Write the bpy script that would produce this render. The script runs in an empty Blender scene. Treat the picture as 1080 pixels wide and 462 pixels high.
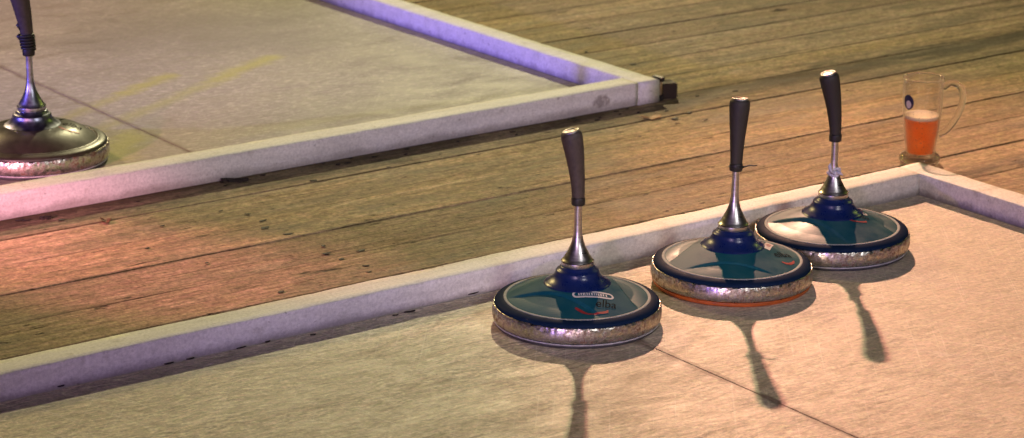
import bpy, bmesh, math, random
from mathutils import Vector, Matrix, noise

scene = bpy.context.scene
C = scene.collection
TH = 0.62782                                   # direction of the lanes and of the deck boards
CA, SA = math.cos(TH), math.sin(TH)
FLOOR = -0.006                                  # top of the deck; the lane panels lie 6 mm above it


def W(a, b, z=0.0):
    """lane frame (along the boards, across the boards, up) to world"""
    return Vector((a * CA - b * SA, a * SA + b * CA, z))


def R(d):
    return math.radians(d)


# ------------------------------------------------------------------ objects
def obj(name, bm, mat, parent=None, smooth=True, recalc=True):
    me = bpy.data.meshes.new(name)
    if recalc:
        bmesh.ops.recalc_face_normals(bm, faces=bm.faces)
    bm.to_mesh(me)
    bm.free()
    for p in me.polygons:
        p.use_smooth = smooth
    if mat:
        me.materials.append(mat)
    o = bpy.data.objects.new(name, me)
    C.objects.link(o)
    if parent:
        o.parent = parent
    return o


def tag(o, label, cat, group=None):
    o['label'] = label
    o['category'] = cat
    if group:
        o['group'] = group
    return o


def thing(name, label, cat, loc=(0, 0, 0), group=None, rot=(0, 0, 0), scale=1.0):
    o = bpy.data.objects.new(name, None)
    o.empty_display_size = 0.05
    C.objects.link(o)
    o.location = loc
    o.rotation_euler = rot
    o.scale = (scale,) * 3
    return tag(o, label, cat, group)


# ------------------------------------------------------------------ meshes
def lathe(bm, prof, n=96, close=False, jitter=None):
    """prof: (radius, z) pairs; caps where the radius is zero"""
    rings = []
    for k, (r, z) in enumerate(prof):
        if r < 1e-6:
            rings.append([bm.verts.new((0, 0, z))])
        else:
            ring = []
            for i in range(n):
                t = 2 * math.pi * i / n
                rr, zz = r, z
                if jitter:
                    dr, dz = jitter(k, t)
                    rr += dr
                    zz += dz
                ring.append(bm.verts.new((rr * math.cos(t), rr * math.sin(t), zz)))
            rings.append(ring)
    pairs = list(zip(rings, rings[1:]))
    if close:
        pairs.append((rings[-1], rings[0]))
    for A, B in pairs:
        if len(A) == 1 and len(B) == 1:
            continue
        for i in range(n):
            j = (i + 1) % n
            if len(A) == 1:
                bm.faces.new((A[0], B[i], B[j]))
            elif len(B) == 1:
                bm.faces.new((A[i], B[0], A[j]))
            else:
                bm.faces.new((A[i], B[i], B[j], A[j]))
    return bm


def tube(bm, pts, rad, n=10, caps=True):
    """sweep a circle (radius may vary) along points"""
    pts = [Vector(p) for p in pts]
    if not isinstance(rad, (list, tuple)):
        rad = [rad] * len(pts)
    prev = None
    rings = []
    for k, p in enumerate(pts):
        d = (pts[min(k + 1, len(pts) - 1)] - pts[max(k - 1, 0)]).normalized()
        if prev is None:
            up = Vector((0, 0, 1)) if abs(d.z) < 0.9 else Vector((1, 0, 0))
            x = d.cross(up).normalized()
        else:
            x = (prev - d * prev.dot(d)).normalized()
        prev = x
        y = d.cross(x)
        rings.append([bm.verts.new(p + (x * math.cos(2 * math.pi * i / n) + y * math.sin(2 * math.pi * i / n)) * rad[k]) for i in range(n)])
    for A, B in zip(rings, rings[1:]):
        for i in range(n):
            j = (i + 1) % n
            bm.faces.new((A[i], A[j], B[j], B[i]))
    if caps:
        bm.faces.new(rings[0][::-1])
        bm.faces.new(rings[-1])
    return rings


def slab(bm, a0, a1, b0, b1, z0, z1, bevel=0.0, seg=2):
    vs = [bm.verts.new(W(a, b, z)) for z in (z0, z1) for a, b in ((a0, b0), (a1, b0), (a1, b1), (a0, b1))]
    fs = [bm.faces.new([vs[i] for i in q]) for q in ((3, 2, 1, 0), (4, 5, 6, 7), (0, 1, 5, 4), (1, 2, 6, 5), (2, 3, 7, 6), (3, 0, 4, 7))]
    if bevel:
        es = list({e for f in fs for e in f.edges})
        bmesh.ops.bevel(bm, geom=es, offset=bevel, segments=seg, affect='EDGES', profile=0.5)


# ------------------------------------------------------------------ materials
def new_mat(name):
    m = bpy.data.materials.new(name)
    m.use_nodes = True
    nt = m.node_tree
    nt.nodes.clear()
    out = nt.nodes.new('ShaderNodeOutputMaterial')
    b = nt.nodes.new('ShaderNodeBsdfPrincipled')
    nt.links.new(b.outputs[0], out.inputs[0])
    return m, nt, b


class N:
    def __init__(self, nt):
        self.nt = nt

    def link(self, a, b):
        self.nt.links.new(a, b)

    def val(self, sock, v):
        if isinstance(v, bpy.types.NodeSocket):
            self.link(v, sock)
        else:
            sock.default_value = v

    def coord(self, kind='Object'):
        return self.nt.nodes.new('ShaderNodeTexCoord').outputs[kind]

    def lane(self, scale=(1, 1, 1), loc=(0, 0, 0), rot=0.0):
        """object coordinates turned so that x runs along the boards"""
        m = self.nt.nodes.new('ShaderNodeMapping')
        m.vector_type = 'POINT'
        m.inputs['Rotation'].default_value = (0, 0, -TH + rot)
        self.link(self.coord(), m.inputs['Vector'])
        m2 = self.nt.nodes.new('ShaderNodeMapping')
        m2.inputs['Scale'].default_value = scale
        m2.inputs['Location'].default_value = loc
        self.link(m.outputs[0], m2.inputs['Vector'])
        return m2.outputs[0]

    def mapped(self, vec, scale=(1, 1, 1), loc=(0, 0, 0)):
        m = self.nt.nodes.new('ShaderNodeMapping')
        m.inputs['Scale'].default_value = scale
        if isinstance(loc, bpy.types.NodeSocket):
            self.link(loc, m.inputs['Location'])
        else:
            m.inputs['Location'].default_value = loc
        self.link(vec, m.inputs['Vector'])
        return m.outputs[0]

    def noise(self, vec, scale, detail=4, rough=0.55, dist=0.0):
        n = self.nt.nodes.new('ShaderNodeTexNoise')
        n.inputs['Scale'].default_value = scale
        n.inputs['Detail'].default_value = detail
        n.inputs['Roughness'].default_value = rough
        n.inputs['Distortion'].default_value = dist
        self.link(vec, n.inputs['Vector'])
        return n.outputs['Fac']

    def ramp(self, fac, stops, mode='LINEAR'):
        r = self.nt.nodes.new('ShaderNodeValToRGB')
        r.color_ramp.interpolation = mode
        els = r.color_ramp.elements
        while len(els) < len(stops):
            els.new(0.5)
        for e, (p, c) in zip(els, stops):
            e.position = p
            if not isinstance(c, tuple):
                c = (c, c, c)
            e.color = (*c, 1)
        self.link(fac, r.inputs[0])
        return r.outputs[0]

    def mix(self, fac, a, b, mode='MIX'):
        m = self.nt.nodes.new('ShaderNodeMix')
        m.data_type = 'RGBA'
        m.blend_type = mode
        self.val(m.inputs[0], fac)
        for s, v in ((m.inputs[6], a), (m.inputs[7], b)):
            if isinstance(v, tuple):
                v = (*v, 1) if len(v) == 3 else v
            self.val(s, v)
        return m.outputs[2]

    def math(self, op, a, b=0.0, c=0.0, clamp=False):
        m = self.nt.nodes.new('ShaderNodeMath')
        m.operation = op
        m.use_clamp = clamp
        self.val(m.inputs[0], a)
        self.val(m.inputs[1], b)
        self.val(m.inputs[2], c)
        return m.outputs[0]

    def xyz(self, vec):
        s = self.nt.nodes.new('ShaderNodeSeparateXYZ')
        self.link(vec, s.inputs[0])
        return s.outputs

    def bump(self, height, strength=0.3, dist=0.002, normal=None):
        b = self.nt.nodes.new('ShaderNodeBump')
        b.inputs['Strength'].default_value = strength
        b.inputs['Distance'].default_value = dist
        self.link(height, b.inputs['Height'])
        if normal:
            self.link(normal, b.inputs['Normal'])
        return b.outputs[0]


def simple(name, col, rough=0.5, metal=0.0, var=0.25, scale=60, bump=0.0, spec=0.5, coat=0.0):
    m, nt, b = new_mat(name)
    n = N(nt)
    t = n.noise(n.coord(), scale, 5, 0.6)
    dark = tuple(c * (1 - var) for c in col)
    light = tuple(min(1, c * (1 + var)) for c in col)
    n.link(n.ramp(t, [(0.3, dark), (0.7, light)]), b.inputs['Base Color'])
    n.link(n.ramp(t, [(0.3, rough * 0.8), (0.7, min(1, rough * 1.2))]), b.inputs['Roughness'])
    b.inputs['Metallic'].default_value = metal
    b.inputs['Specular IOR Level'].default_value = spec
    b.inputs['Coat Weight'].default_value = coat
    b.inputs['Coat Roughness'].default_value = 0.12
    if bump:
        n.link(n.bump(t, bump, 0.001), b.inputs['Normal'])
    return m


def deck_wood():
    m, nt, b = new_mat('weathered deck timber')
    n = N(nt)
    geo = nt.nodes.new('ShaderNodeNewGeometry')
    rnd = geo.outputs['Random Per Island']
    off = nt.nodes.new('ShaderNodeCombineXYZ')
    n.link(n.math('MULTIPLY', rnd, 37.0), off.inputs[0])
    n.link(n.math('MULTIPLY', rnd, 11.0), off.inputs[2])
    ln = n.mapped(n.lane(), (1, 1, 1), off.outputs[0])
    grain = n.noise(n.mapped(ln, (2.6, 70, 8)), 1.0, 8, 0.72, 0.35)
    fine = n.noise(n.mapped(ln, (34, 120, 30)), 1.0, 5, 0.75)
    blot = n.noise(n.mapped(ln, (2.2, 9, 2)), 1.4, 6, 0.65, 0.4)
    patch = n.noise(n.mapped(ln, (9, 24, 2)), 1.0, 6, 0.7, 0.5)
    base = n.ramp(grain, [(0.28, (0.175, 0.124, 0.072)), (0.42, (0.405, 0.302, 0.184)), (0.58, (0.520, 0.400, 0.258)), (0.72, (0.70, 0.57, 0.39))])
    plank = n.ramp(rnd, [(0.0, (0.78, 0.77, 0.75)), (0.5, (1.0, 1.0, 1.0)), (1.0, (1.16, 1.12, 1.06))])
    c = n.mix(1.0, base, plank, 'MULTIPLY')
    c = n.mix(n.ramp(blot, [(0.36, 0.7), (0.56, 0.0)]), c, (0.170, 0.132, 0.070))
    c = n.mix(n.ramp(patch, [(0.30, 0.6), (0.46, 0.0)]), c, (0.130, 0.094, 0.052))
    c = n.mix(n.ramp(patch, [(0.56, 0.0), (0.74, 0.55)]), c, (0.58, 0.47, 0.33))
    # dark specks, knots and splits, drawn out along the grain
    k1 = n.noise(n.mapped(ln, (6.5, 21, 5)), 1.0, 4, 0.6, 0.5)
    kn = n.ramp(k1, [(0.66, 0.0), (0.72, 0.9)])
    k2 = n.noise(n.mapped(ln, (24, 62, 9)), 1.0, 3, 0.55, 0.3)
    k2m = n.ramp(k2, [(0.675, 0.0), (0.725, 0.85)])
    k3 = n.noise(n.mapped(ln, (1.8, 95, 5)), 1.0, 4, 0.6)
    split = n.ramp(k3, [(0.66, 0.0), (0.72, 0.7)])
    dark = n.math('MAXIMUM', n.math('MAXIMUM', kn, k2m), split)
    c = n.mix(dark, c, (0.032, 0.020, 0.011))
    fr = n.ramp(fine, [(0.30, 0.50), (0.70, 1.42)])
    c = n.mix(0.9, c, fr, 'MULTIPLY')
    # dirt packed along the joints between the boards
    fb = n.math('FRACT', n.math('DIVIDE', n.math('SUBTRACT', n.xyz(n.lane())[1], 3.5003 - 14.05), 0.1405))
    edge = n.math('MULTIPLY', n.math('ABSOLUTE', n.math('SUBTRACT', fb, 0.5)), 2.0)
    jd = n.noise(n.mapped(ln, (3.0, 30, 3), (4, 1, 7)), 1.0, 5, 0.65, 0.3)
    jm = n.ramp(n.math('ADD', edge, n.math('MULTIPLY', n.math('SUBTRACT', jd, 0.5), 0.55)), [(0.88, 0.0), (1.14, 0.65)])
    jp = n.noise(n.mapped(ln, (1.3, 4, 3), (8, 3, 7)), 1.0, 4, 0.6)
    jm = n.math('MULTIPLY', jm, n.ramp(jp, [(0.38, 0.05), (0.64, 1.0)]))
    c = n.mix(jm, c, (0.055, 0.038, 0.021))
    # mottled dark bands along the feet of the two long beams
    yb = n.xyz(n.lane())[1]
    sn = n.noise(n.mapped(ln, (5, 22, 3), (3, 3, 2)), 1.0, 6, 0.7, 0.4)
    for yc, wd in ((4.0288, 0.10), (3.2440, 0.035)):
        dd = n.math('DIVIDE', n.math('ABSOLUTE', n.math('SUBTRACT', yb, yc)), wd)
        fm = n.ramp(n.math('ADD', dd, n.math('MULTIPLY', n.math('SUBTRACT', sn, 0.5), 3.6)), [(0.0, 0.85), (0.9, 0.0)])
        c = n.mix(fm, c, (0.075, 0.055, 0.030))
    gr1 = n.noise(n.mapped(ln, (150, 110, 100)), 1.0, 3, 0.75)
    c = n.mix(0.9, c, n.ramp(gr1, [(0.30, 0.55), (0.70, 1.42)]), 'MULTIPLY')
    tn = n.noise(n.mapped(ln, (40, 80, 40), (2, 9, 4)), 1.0, 3, 0.6)
    c = n.mix(0.55, c, n.ramp(tn, [(0.32, (0.86, 1.0, 0.72)), (0.68, (1.12, 0.98, 1.06))]), 'MULTIPLY')
    n.link(c, b.inputs['Base Color'])
    n.link(n.ramp(blot, [(0.3, 0.62), (0.6, 0.85)]), b.inputs['Roughness'])
    b.inputs['Specular IOR Level'].default_value = 0.22
    h = n.math('ADD', n.math('MULTIPLY', grain, 0.7), n.math('MULTIPLY', fine, 0.6))
    h = n.math('SUBTRACT', h, n.math('MULTIPLY', dark, 0.8))
    n.link(n.bump(h, 0.8, 0.004), b.inputs['Normal'])
    return m


def panel_mat(name, base, stains=False):
    m, nt, b = new_mat(name)
    n = N(nt)
    ln = n.lane()
    warp = n.noise(n.mapped(ln, (5, 9, 1)), 1.0, 3, 0.6)
    wv = nt.nodes.new('ShaderNodeVectorMath')
    wv.operation = 'ADD'
    n.link(ln, wv.inputs[0])
    sc = nt.nodes.new('ShaderNodeCombineXYZ')
    n.link(n.math('MULTIPLY', warp, 0.05), sc.inputs[1])
    n.link(sc.outputs[0], wv.inputs[1])
    lw = wv.outputs[0]
    fib = n.noise(n.mapped(lw, (24, 120, 20)), 1.0, 6, 0.72, 0.9)
    fib2 = n.noise(n.mapped(n.lane(rot=0.42), (24, 170, 20)), 1.0, 3, 0.65, 0.3)
    fib3 = n.noise(n.mapped(n.lane(rot=-0.5), (28, 180, 20)), 1.0, 3, 0.65, 0.3)
    big = n.noise(n.mapped(ln, (1.6, 2.6, 1)), 1.2, 5, 0.6, 0.3)
    mid = n.noise(n.mapped(ln, (7, 15, 1)), 1.0, 5, 0.65, 0.6)
    d = tuple(x * (0.70 if stains else 0.42) for x in base)
    l = tuple(min(0.9, x * (1.2 if stains else 1.5)) for x in base)
    amt = 0.30 if stains else 0.85
    tint = n.noise(n.mapped(lw, (40, 90, 20), (3, 8, 1)), 1.0, 4, 0.6)
    f4 = n.noise(n.mapped(lw, (46, 120, 20), (1, 5, 2)), 1.0, 4, 0.7, 0.6)
    f5 = n.noise(n.mapped(n.lane(rot=0.22), (40, 150, 20), (6, 2, 2)), 1.0, 3, 0.65, 0.4)
    c = n.mix(n.ramp(fib, [(0.36, 0.0), (0.62, 1.0)]), d, l)
    c = n.mix(n.ramp(f4, [(0.32, 0.8), (0.47, 0.0)]), c, tuple(x * 0.34 for x in base))
    c = n.mix(n.ramp(f5, [(0.53, 0.0), (0.64, 0.95)]), c, (0.92, 0.86, 0.66))
    c = n.mix(n.ramp(tint, [(0.30, 0.55), (0.48, 0.0)]), c, (base[0] * 0.80, base[1] * 0.92, base[2] * 0.66))
    c = n.mix(n.ramp(tint, [(0.54, 0.0), (0.72, 0.5)]), c, (base[0] * 1.05, base[1] * 0.84, base[2] * 0.84))
    if stains:
        c = n.mix(0.6, c, base)
    else:
        wear = n.ramp(n.math('ADD', n.math('MULTIPLY', n.xyz(ln)[0], 0.25), n.math('MULTIPLY', n.math('SUBTRACT', big, 0.5), 0.25)), [(0.54, 0.0), (0.72, 0.55)])
        c = n.mix(wear, c, tuple(x * 0.95 for x in base))
    c = n.mix(n.math('MULTIPLY', n.ramp(fib2, [(0.60, 0.0), (0.72, 1.0)]), 0.45 * amt), c, l)
    c = n.mix(n.math('MULTIPLY', n.ramp(fib3, [(0.62, 0.0), (0.74, 1.0)]), 0.45 * amt), c, (0.30, 0.25, 0.16))
    c = n.mix(n.ramp(big, [(0.30, 0.55), (0.58, 0.0)]), c, tuple(x * 0.66 for x in (base[0], base[1] * 0.96, base[2] * 0.88)))
    c = n.mix(n.ramp(mid, [(0.30, 0.40), (0.5, 0.0)]), c, (base[0] * 0.7, base[1] * 0.58, base[2] * 0.46))
    # pale long scratches left by the sliding stones
    for q, (rot, wgt) in enumerate(((0.95, 0.5), (1.35, 0.5), (-0.9, 0.35), (0.1, 0.3))):
        s = n.noise(n.mapped(n.lane(rot=rot, loc=(q * 3.1, q * 1.7, 0)), (3.4, 260, 1)), 1.0, 1, 0.4)
        c = n.mix(n.math('MULTIPLY', n.ramp(s, [(0.665, 0.0), (0.72, 1.0)]), wgt * (0.25 if stains else 1.0)), c, (0.78, 0.74, 0.64))
    s = n.noise(n.mapped(n.lane(rot=0.25, loc=(7, 2, 0)), (1.6, 300, 1)), 1.0, 1, 0.4)
    c = n.mix(n.math('MULTIPLY', n.ramp(s, [(0.745, 0.0), (0.79, 1.0)]), 0.55), c, (0.16, 0.11, 0.07))
    # specks of dirt
    sp = n.noise(n.mapped(ln, (60, 70, 1)), 1.0, 2, 0.5)
    c = n.mix(n.ramp(sp, [(0.765, 0.0), (0.80, 0.8)]), c, (0.08, 0.055, 0.035))
    if stains:
        dx = n.math('DIVIDE', n.math('SUBTRACT', n.xyz(ln)[0], 2.78), 0.42)
        dy = n.math('DIVIDE', n.math('SUBTRACT', n.xyz(ln)[1], 5.16), 0.36)
        q = n.math('ADD', n.math('ADD', n.math('MULTIPLY', dx, dx), n.math('MULTIPLY', dy, dy)), n.math('MULTIPLY', n.math('SUBTRACT', big, 0.5), 2.2))
        c = n.mix(n.ramp(q, [(0.2, 0.42), (1.0, 0.0)]), c, (0.14, 0.125, 0.11))
        # two streaks and a puddle of yellow paint, long ovals on the lane
        x, y, z = n.xyz(n.lane())
        wob = n.noise(n.mapped(ln, (14, 26, 1)), 1.0, 5, 0.7)
        wob = n.math('MULTIPLY', n.math('SUBTRACT', wob, 0.5), 2.0)
        for (a0, b0), (a1, b1), wid, amount in (((2.17, 4.600), (2.551, 4.815), 0.030, 0.40), ((2.40, 4.738), (2.551, 4.815), 0.036, 0.45),
                                                ((2.20, 4.479), (2.826, 4.842), 0.032, 0.40), ((2.62, 4.730), (2.826, 4.842), 0.040, 0.45),
                                                ((2.13, 4.28), (2.24, 4.40), 0.065, 0.60)):
            L = math.hypot(a1 - a0, b1 - b0)
            ux, uy = (a1 - a0) / L, (b1 - b0) / L
            dx = n.math('SUBTRACT', x, a0)
            dy = n.math('SUBTRACT', y, b0)
            t = n.math('DIVIDE', n.math('ADD', n.math('MULTIPLY', dx, ux), n.math('MULTIPLY', dy, uy)), L, clamp=True)
            ex = n.math('SUBTRACT', dx, n.math('MULTIPLY', t, a1 - a0))
            ey = n.math('SUBTRACT', dy, n.math('MULTIPLY', t, b1 - b0))
            e = n.math('DIVIDE', n.math('SQRT', n.math('ADD', n.math('MULTIPLY', ex, ex), n.math('MULTIPLY', ey, ey))), wid)
            e = n.math('ADD', e, wob)
            f = n.math('MULTIPLY', n.ramp(e, [(0.1, 1.0), (1.0, 0.0)]), amount)
            c = n.mix(f, c, (0.38, 0.375, 0.05))
    gr1 = n.noise(n.mapped(ln, (170, 120, 1)), 1.0, 3, 0.75)
    c = n.mix(0.8 if not stains else 0.5, c, n.ramp(gr1, [(0.30, 0.60), (0.70, 1.38)]), 'MULTIPLY')
    tn = n.noise(n.mapped(ln, (60, 120, 1), (2, 9, 4)), 1.0, 3, 0.6)
    c = n.mix(0.5, c, n.ramp(tn, [(0.32, (0.90, 1.0, 0.80)), (0.68, (1.09, 0.98, 1.08))]), 'MULTIPLY')
    sd = n.math('ABSOLUTE', n.math('SUBTRACT', n.xyz(ln)[0], 2.279 if stains else 2.3135))
    sn = n.noise(n.mapped(ln, (90, 22, 1), (0, 3, 0)), 1.0, 4, 0.6)
    sm = n.ramp(n.math('ADD', n.math('DIVIDE', sd, 0.014), n.math('MULTIPLY', n.math('SUBTRACT', sn, 0.5), 2.2)), [(0.1, 0.75), (0.9, 0.0)])
    c = n.mix(sm, c, (0.12, 0.075, 0.045))
    n.link(c, b.inputs['Base Color'])
    n.link(n.ramp(mid, [(0.3, 0.45), (0.7, 0.7)]), b.inputs['Roughness'])
    b.inputs['Specular IOR Level'].default_value = 0.35
    n.link(n.bump(n.math('ADD', fib, n.math('MULTIPLY', fib2, 0.5)), 0.25 if stains else 0.6, 0.002), b.inputs['Normal'])
    return m


def board_mat():
    m, nt, b = new_mat('scuffed white beam')
    n = N(nt)
    ln = n.lane()
    g = n.noise(n.mapped(ln, (5, 40, 40)), 1.0, 5, 0.65)
    sp = n.noise(ln, 34, 4, 0.6)
    sp2 = n.noise(n.mapped(ln, (60, 110, 110)), 1.0, 2, 0.5)
    pt = n.noise(n.mapped(ln, (160, 260, 260)), 1.0, 3, 0.6)
    c = n.ramp(g, [(0.25, (0.72, 0.70, 0.65)), (0.6, (0.90, 0.88, 0.83))])
    c = n.mix(n.ramp(sp, [(0.28, 0.4), (0.40, 0.0)]), c, (0.46, 0.42, 0.35))
    c = n.mix(n.ramp(sp2, [(0.70, 0.0), (0.77, 0.55)]), c, (0.20, 0.16, 0.13))
    c = n.mix(0.35, c, n.ramp(pt, [(0.3, 0.7), (0.7, 1.15)]), 'MULTIPLY')
    gr1 = n.noise(ln, 200, 3, 0.75)
    c = n.mix(0.7, c, n.ramp(gr1, [(0.28, 0.72), (0.72, 1.2)]), 'MULTIPLY')
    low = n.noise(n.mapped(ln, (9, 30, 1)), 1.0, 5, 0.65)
    X = n.xyz(ln)
    q = None
    for sock, cen, wd in ((X[0], 3.157, 0.026), (X[1], 4.0288, 0.012), (X[2], 0.018, 0.016)):
        d_ = n.math('DIVIDE', n.math('SUBTRACT', sock, cen), wd)
        d_ = n.math('MULTIPLY', d_, d_)
        q = d_ if q is None else n.math('ADD', q, d_)
    q = n.math('ADD', q, n.math('MULTIPLY', n.math('SUBTRACT', n.noise(ln, 70, 3, 0.6), 0.5), 3.0))
    c = n.mix(n.ramp(q, [(0.2, 0.75), (0.9, 0.0)]), c, (0.24, 0.20, 0.18))
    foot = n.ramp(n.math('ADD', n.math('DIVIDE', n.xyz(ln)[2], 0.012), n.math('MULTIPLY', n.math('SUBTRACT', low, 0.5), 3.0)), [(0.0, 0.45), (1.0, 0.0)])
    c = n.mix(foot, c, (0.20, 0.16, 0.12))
    n.link(c, b.inputs['Base Color'])
    b.inputs['Roughness'].default_value = 0.62
    b.inputs['Specular IOR Level'].default_value = 0.3
    n.link(n.bump(n.math('ADD', g, n.math('MULTIPLY', pt, 0.5)), 0.4, 0.002), b.inputs['Normal'])
    return m


def ring_mat():
    m, nt, b = new_mat('hammered iron with rust')
    n = N(nt)
    co = n.coord()
    r = n.noise(co, 85, 5, 0.7)
    r2 = n.noise(n.mapped(co, (1, 1, 2.2)), 190, 3, 0.6)
    big = n.noise(co, 16, 3, 0.6)
    c = n.ramp(r2, [(0.3, (0.36, 0.335, 0.29)), (0.7, (0.74, 0.71, 0.64))])
    rust = n.math('MULTIPLY', n.ramp(r, [(0.50, 0.0), (0.60, 1.0)]), n.ramp(big, [(0.35, 0.35), (0.6, 1.0)]))
    c = n.mix(rust, c, (0.17, 0.075, 0.035))
    n.link(c, b.inputs['Base Color'])
    n.link(n.math('SUBTRACT', 1.0, n.math('MULTIPLY', rust, 0.8)), b.inputs['Metallic'])
    n.link(n.ramp(r, [(0.3, 0.20), (0.65, 0.5)]), b.inputs['Roughness'])
    v = nt.nodes.new('ShaderNodeTexVoronoi')
    v.inputs['Scale'].default_value = 150
    n.link(n.mapped(co, (1, 1, 0.8)), v.inputs['Vector'])
    n.link(n.bump(n.math('ADD', n.math('MULTIPLY', v.outputs['Distance'], 0.5), r2), 0.06, 0.001), b.inputs['Normal'])
    return m


def lacquer(name, col, rough=0.22, spec=0.5, wear=0.35, dust=(0.25, 0.30, 0.27)):
    """scratched, slightly dusty moulded plastic"""
    m, nt, b = new_mat(name)
    n = N(nt)
    co = n.coord()
    big = n.noise(co, 22, 5, 0.65)
    fine = n.noise(co, 260, 3, 0.6)
    c = n.mix(n.math('MULTIPLY', n.ramp(big, [(0.42, 0.0), (0.72, 1.0)]), wear), tuple(col), dust)
    scr = n.noise(n.mapped(co, (20, 330, 10)), 1.0, 2, 0.5)
    c = n.mix(n.math('MULTIPLY', n.ramp(scr, [(0.68, 0.0), (0.74, 1.0)]), wear * 0.8), c, dust)
    n.link(c, b.inputs['Base Color'])
    n.link(n.math('ADD', n.ramp(big, [(0.35, rough), (0.7, rough * 1.7)]), n.math('MULTIPLY', fine, 0.08)), b.inputs['Roughness'])
    b.inputs['Specular IOR Level'].default_value = spec
    n.link(n.bump(n.math('ADD', fine, scr), 0.10, 0.0008), b.inputs['Normal'])
    return m


def steel_mat():
    m, nt, b = new_mat('brushed steel')
    n = N(nt)
    t = n.noise(n.mapped(n.coord(), (1, 1, 6)), 60, 4, 0.6)
    n.link(n.ramp(t, [(0.3, (0.46, 0.45, 0.44)), (0.7, (0.68, 0.66, 0.64))]), b.inputs['Base Color'])
    b.inputs['Metallic'].default_value = 1.0
    n.link(n.ramp(t, [(0.3, 0.26), (0.7, 0.42)]), b.inputs['Roughness'])
    n.link(n.bump(t, 0.12, 0.0006), b.inputs['Normal'])
    return m


def glass_wall():
    m = bpy.data.materials.new('clear glass wall')
    m.use_nodes = True
    nt = m.node_tree
    nt.nodes.clear()
    n = N(nt)
    out = nt.nodes.new('ShaderNodeOutputMaterial')
    lw = nt.nodes.new('ShaderNodeLayerWeight')
    lw.inputs[0].default_value = 0.32
    tr = nt.nodes.new('ShaderNodeBsdfTransparent')
    tr.inputs[0].default_value = (0.97, 0.965, 0.94, 1)
    gl = nt.nodes.new('ShaderNodeBsdfGlossy')
    gl.inputs['Roughness'].default_value = 0.06
    drops = n.noise(n.coord(), 210, 2, 0.5)
    n.link(n.bump(n.ramp(drops, [(0.6, 0.0), (0.68, 1.0)]), 0.2, 0.0006), gl.inputs['Normal'])
    mx = nt.nodes.new('ShaderNodeMixShader')
    n.link(n.math('MULTIPLY', lw.outputs['Facing'], 0.62, clamp=True), mx.inputs[0])
    n.link(tr.outputs[0], mx.inputs[1])
    n.link(gl.outputs[0], mx.inputs[2])
    # lamp light refracted at the edges, painted in as pale scatter, plus droplet specks
    df = nt.nodes.new('ShaderNodeBsdfTranslucent')
    df.inputs[0].default_value = (0.9, 0.86, 0.80, 1)
    d2 = nt.nodes.new('ShaderNodeBsdfDiffuse')
    d2.inputs[0].default_value = (0.9, 0.86, 0.80, 1)
    md = nt.nodes.new('ShaderNodeMixShader')
    md.inputs[0].default_value = 0.4
    n.link(df.outputs[0], md.inputs[1])
    n.link(d2.outputs[0], md.inputs[2])
    sp = n.noise(n.coord(), 260, 2, 0.6)
    fac = n.math('ADD', n.math('MULTIPLY', n.math('POWER', lw.outputs['Facing'], 3.0), 1.0), n.ramp(sp, [(0.64, 0.008), (0.72, 0.35)]), clamp=True)
    m3 = nt.nodes.new('ShaderNodeMixShader')
    n.link(fac, m3.inputs[0])
    n.link(mx.outputs[0], m3.inputs[1])
    n.link(md.outputs[0], m3.inputs[2])
    n.link(m3.outputs[0], out.inputs[0])
    return m


def glass_solid():
    m, nt, b = new_mat('thick glass')
    n = N(nt)
    b.inputs['Transmission Weight'].default_value = 1.0
    b.inputs['IOR'].default_value = 1.48
    b.inputs['Roughness'].default_value = 0.03
    t = n.noise(n.coord(), 35, 2, 0.5)
    n.link(n.ramp(t, [(0.3, (0.93, 0.95, 0.90)), (0.7, (0.99, 0.99, 0.97))]), b.inputs['Base Color'])
    out = nt.nodes['Material Output']
    tr = nt.nodes.new('ShaderNodeBsdfTransparent')
    tr.inputs[0].default_value = (0.95, 0.95, 0.92, 1)
    mx = nt.nodes.new('ShaderNodeMixShader')
    mx.inputs[0].default_value = 0.35
    n.link(b.outputs[0], mx.inputs[1])
    n.link(tr.outputs[0], mx.inputs[2])
    df = nt.nodes.new('ShaderNodeBsdfTranslucent')  # bright refracted outlines painted in as pale scatter towards the edges
    df.inputs[0].default_value = (0.92, 0.90, 0.82, 1)
    lw = nt.nodes.new('ShaderNodeLayerWeight')
    lw.inputs[0].default_value = 0.3
    m3 = nt.nodes.new('ShaderNodeMixShader')
    n.link(n.math('ADD', 0.03, n.math('MULTIPLY', n.math('POWER', lw.outputs['Facing'], 2.4), 0.95), clamp=True), m3.inputs[0])
    n.link(mx.outputs[0], m3.inputs[1])
    n.link(df.outputs[0], m3.inputs[2])
    n.link(m3.outputs[0], out.inputs[0])
    return m


def beer_mat():
    m, nt, b = new_mat('amber beer')
    n = N(nt)
    z = n.xyz(n.coord())[2]
    t = n.noise(n.coord(), 45, 3, 0.5)
    c = n.mix(n.ramp(t, [(0.3, 0.0), (0.7, 1.0)]), (0.98, 0.38, 0.10), (1.0, 0.48, 0.14))
    n.link(c, b.inputs['Base Color'])
    b.inputs['Roughness'].default_value = 0.15
    b.inputs['Specular IOR Level'].default_value = 0.2
    out = nt.nodes['Material Output']
    tr = nt.nodes.new('ShaderNodeBsdfTranslucent')
    n.link(n.mix(0.5, c, (1.0, 0.54, 0.22)), tr.inputs[0])
    mx = nt.nodes.new('ShaderNodeMixShader')
    mx.inputs[0].default_value = 0.80
    n.link(b.outputs[0], mx.inputs[1])
    n.link(tr.outputs[0], mx.inputs[2])
    n.link(mx.outputs[0], out.inputs[0])
    return m


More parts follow.
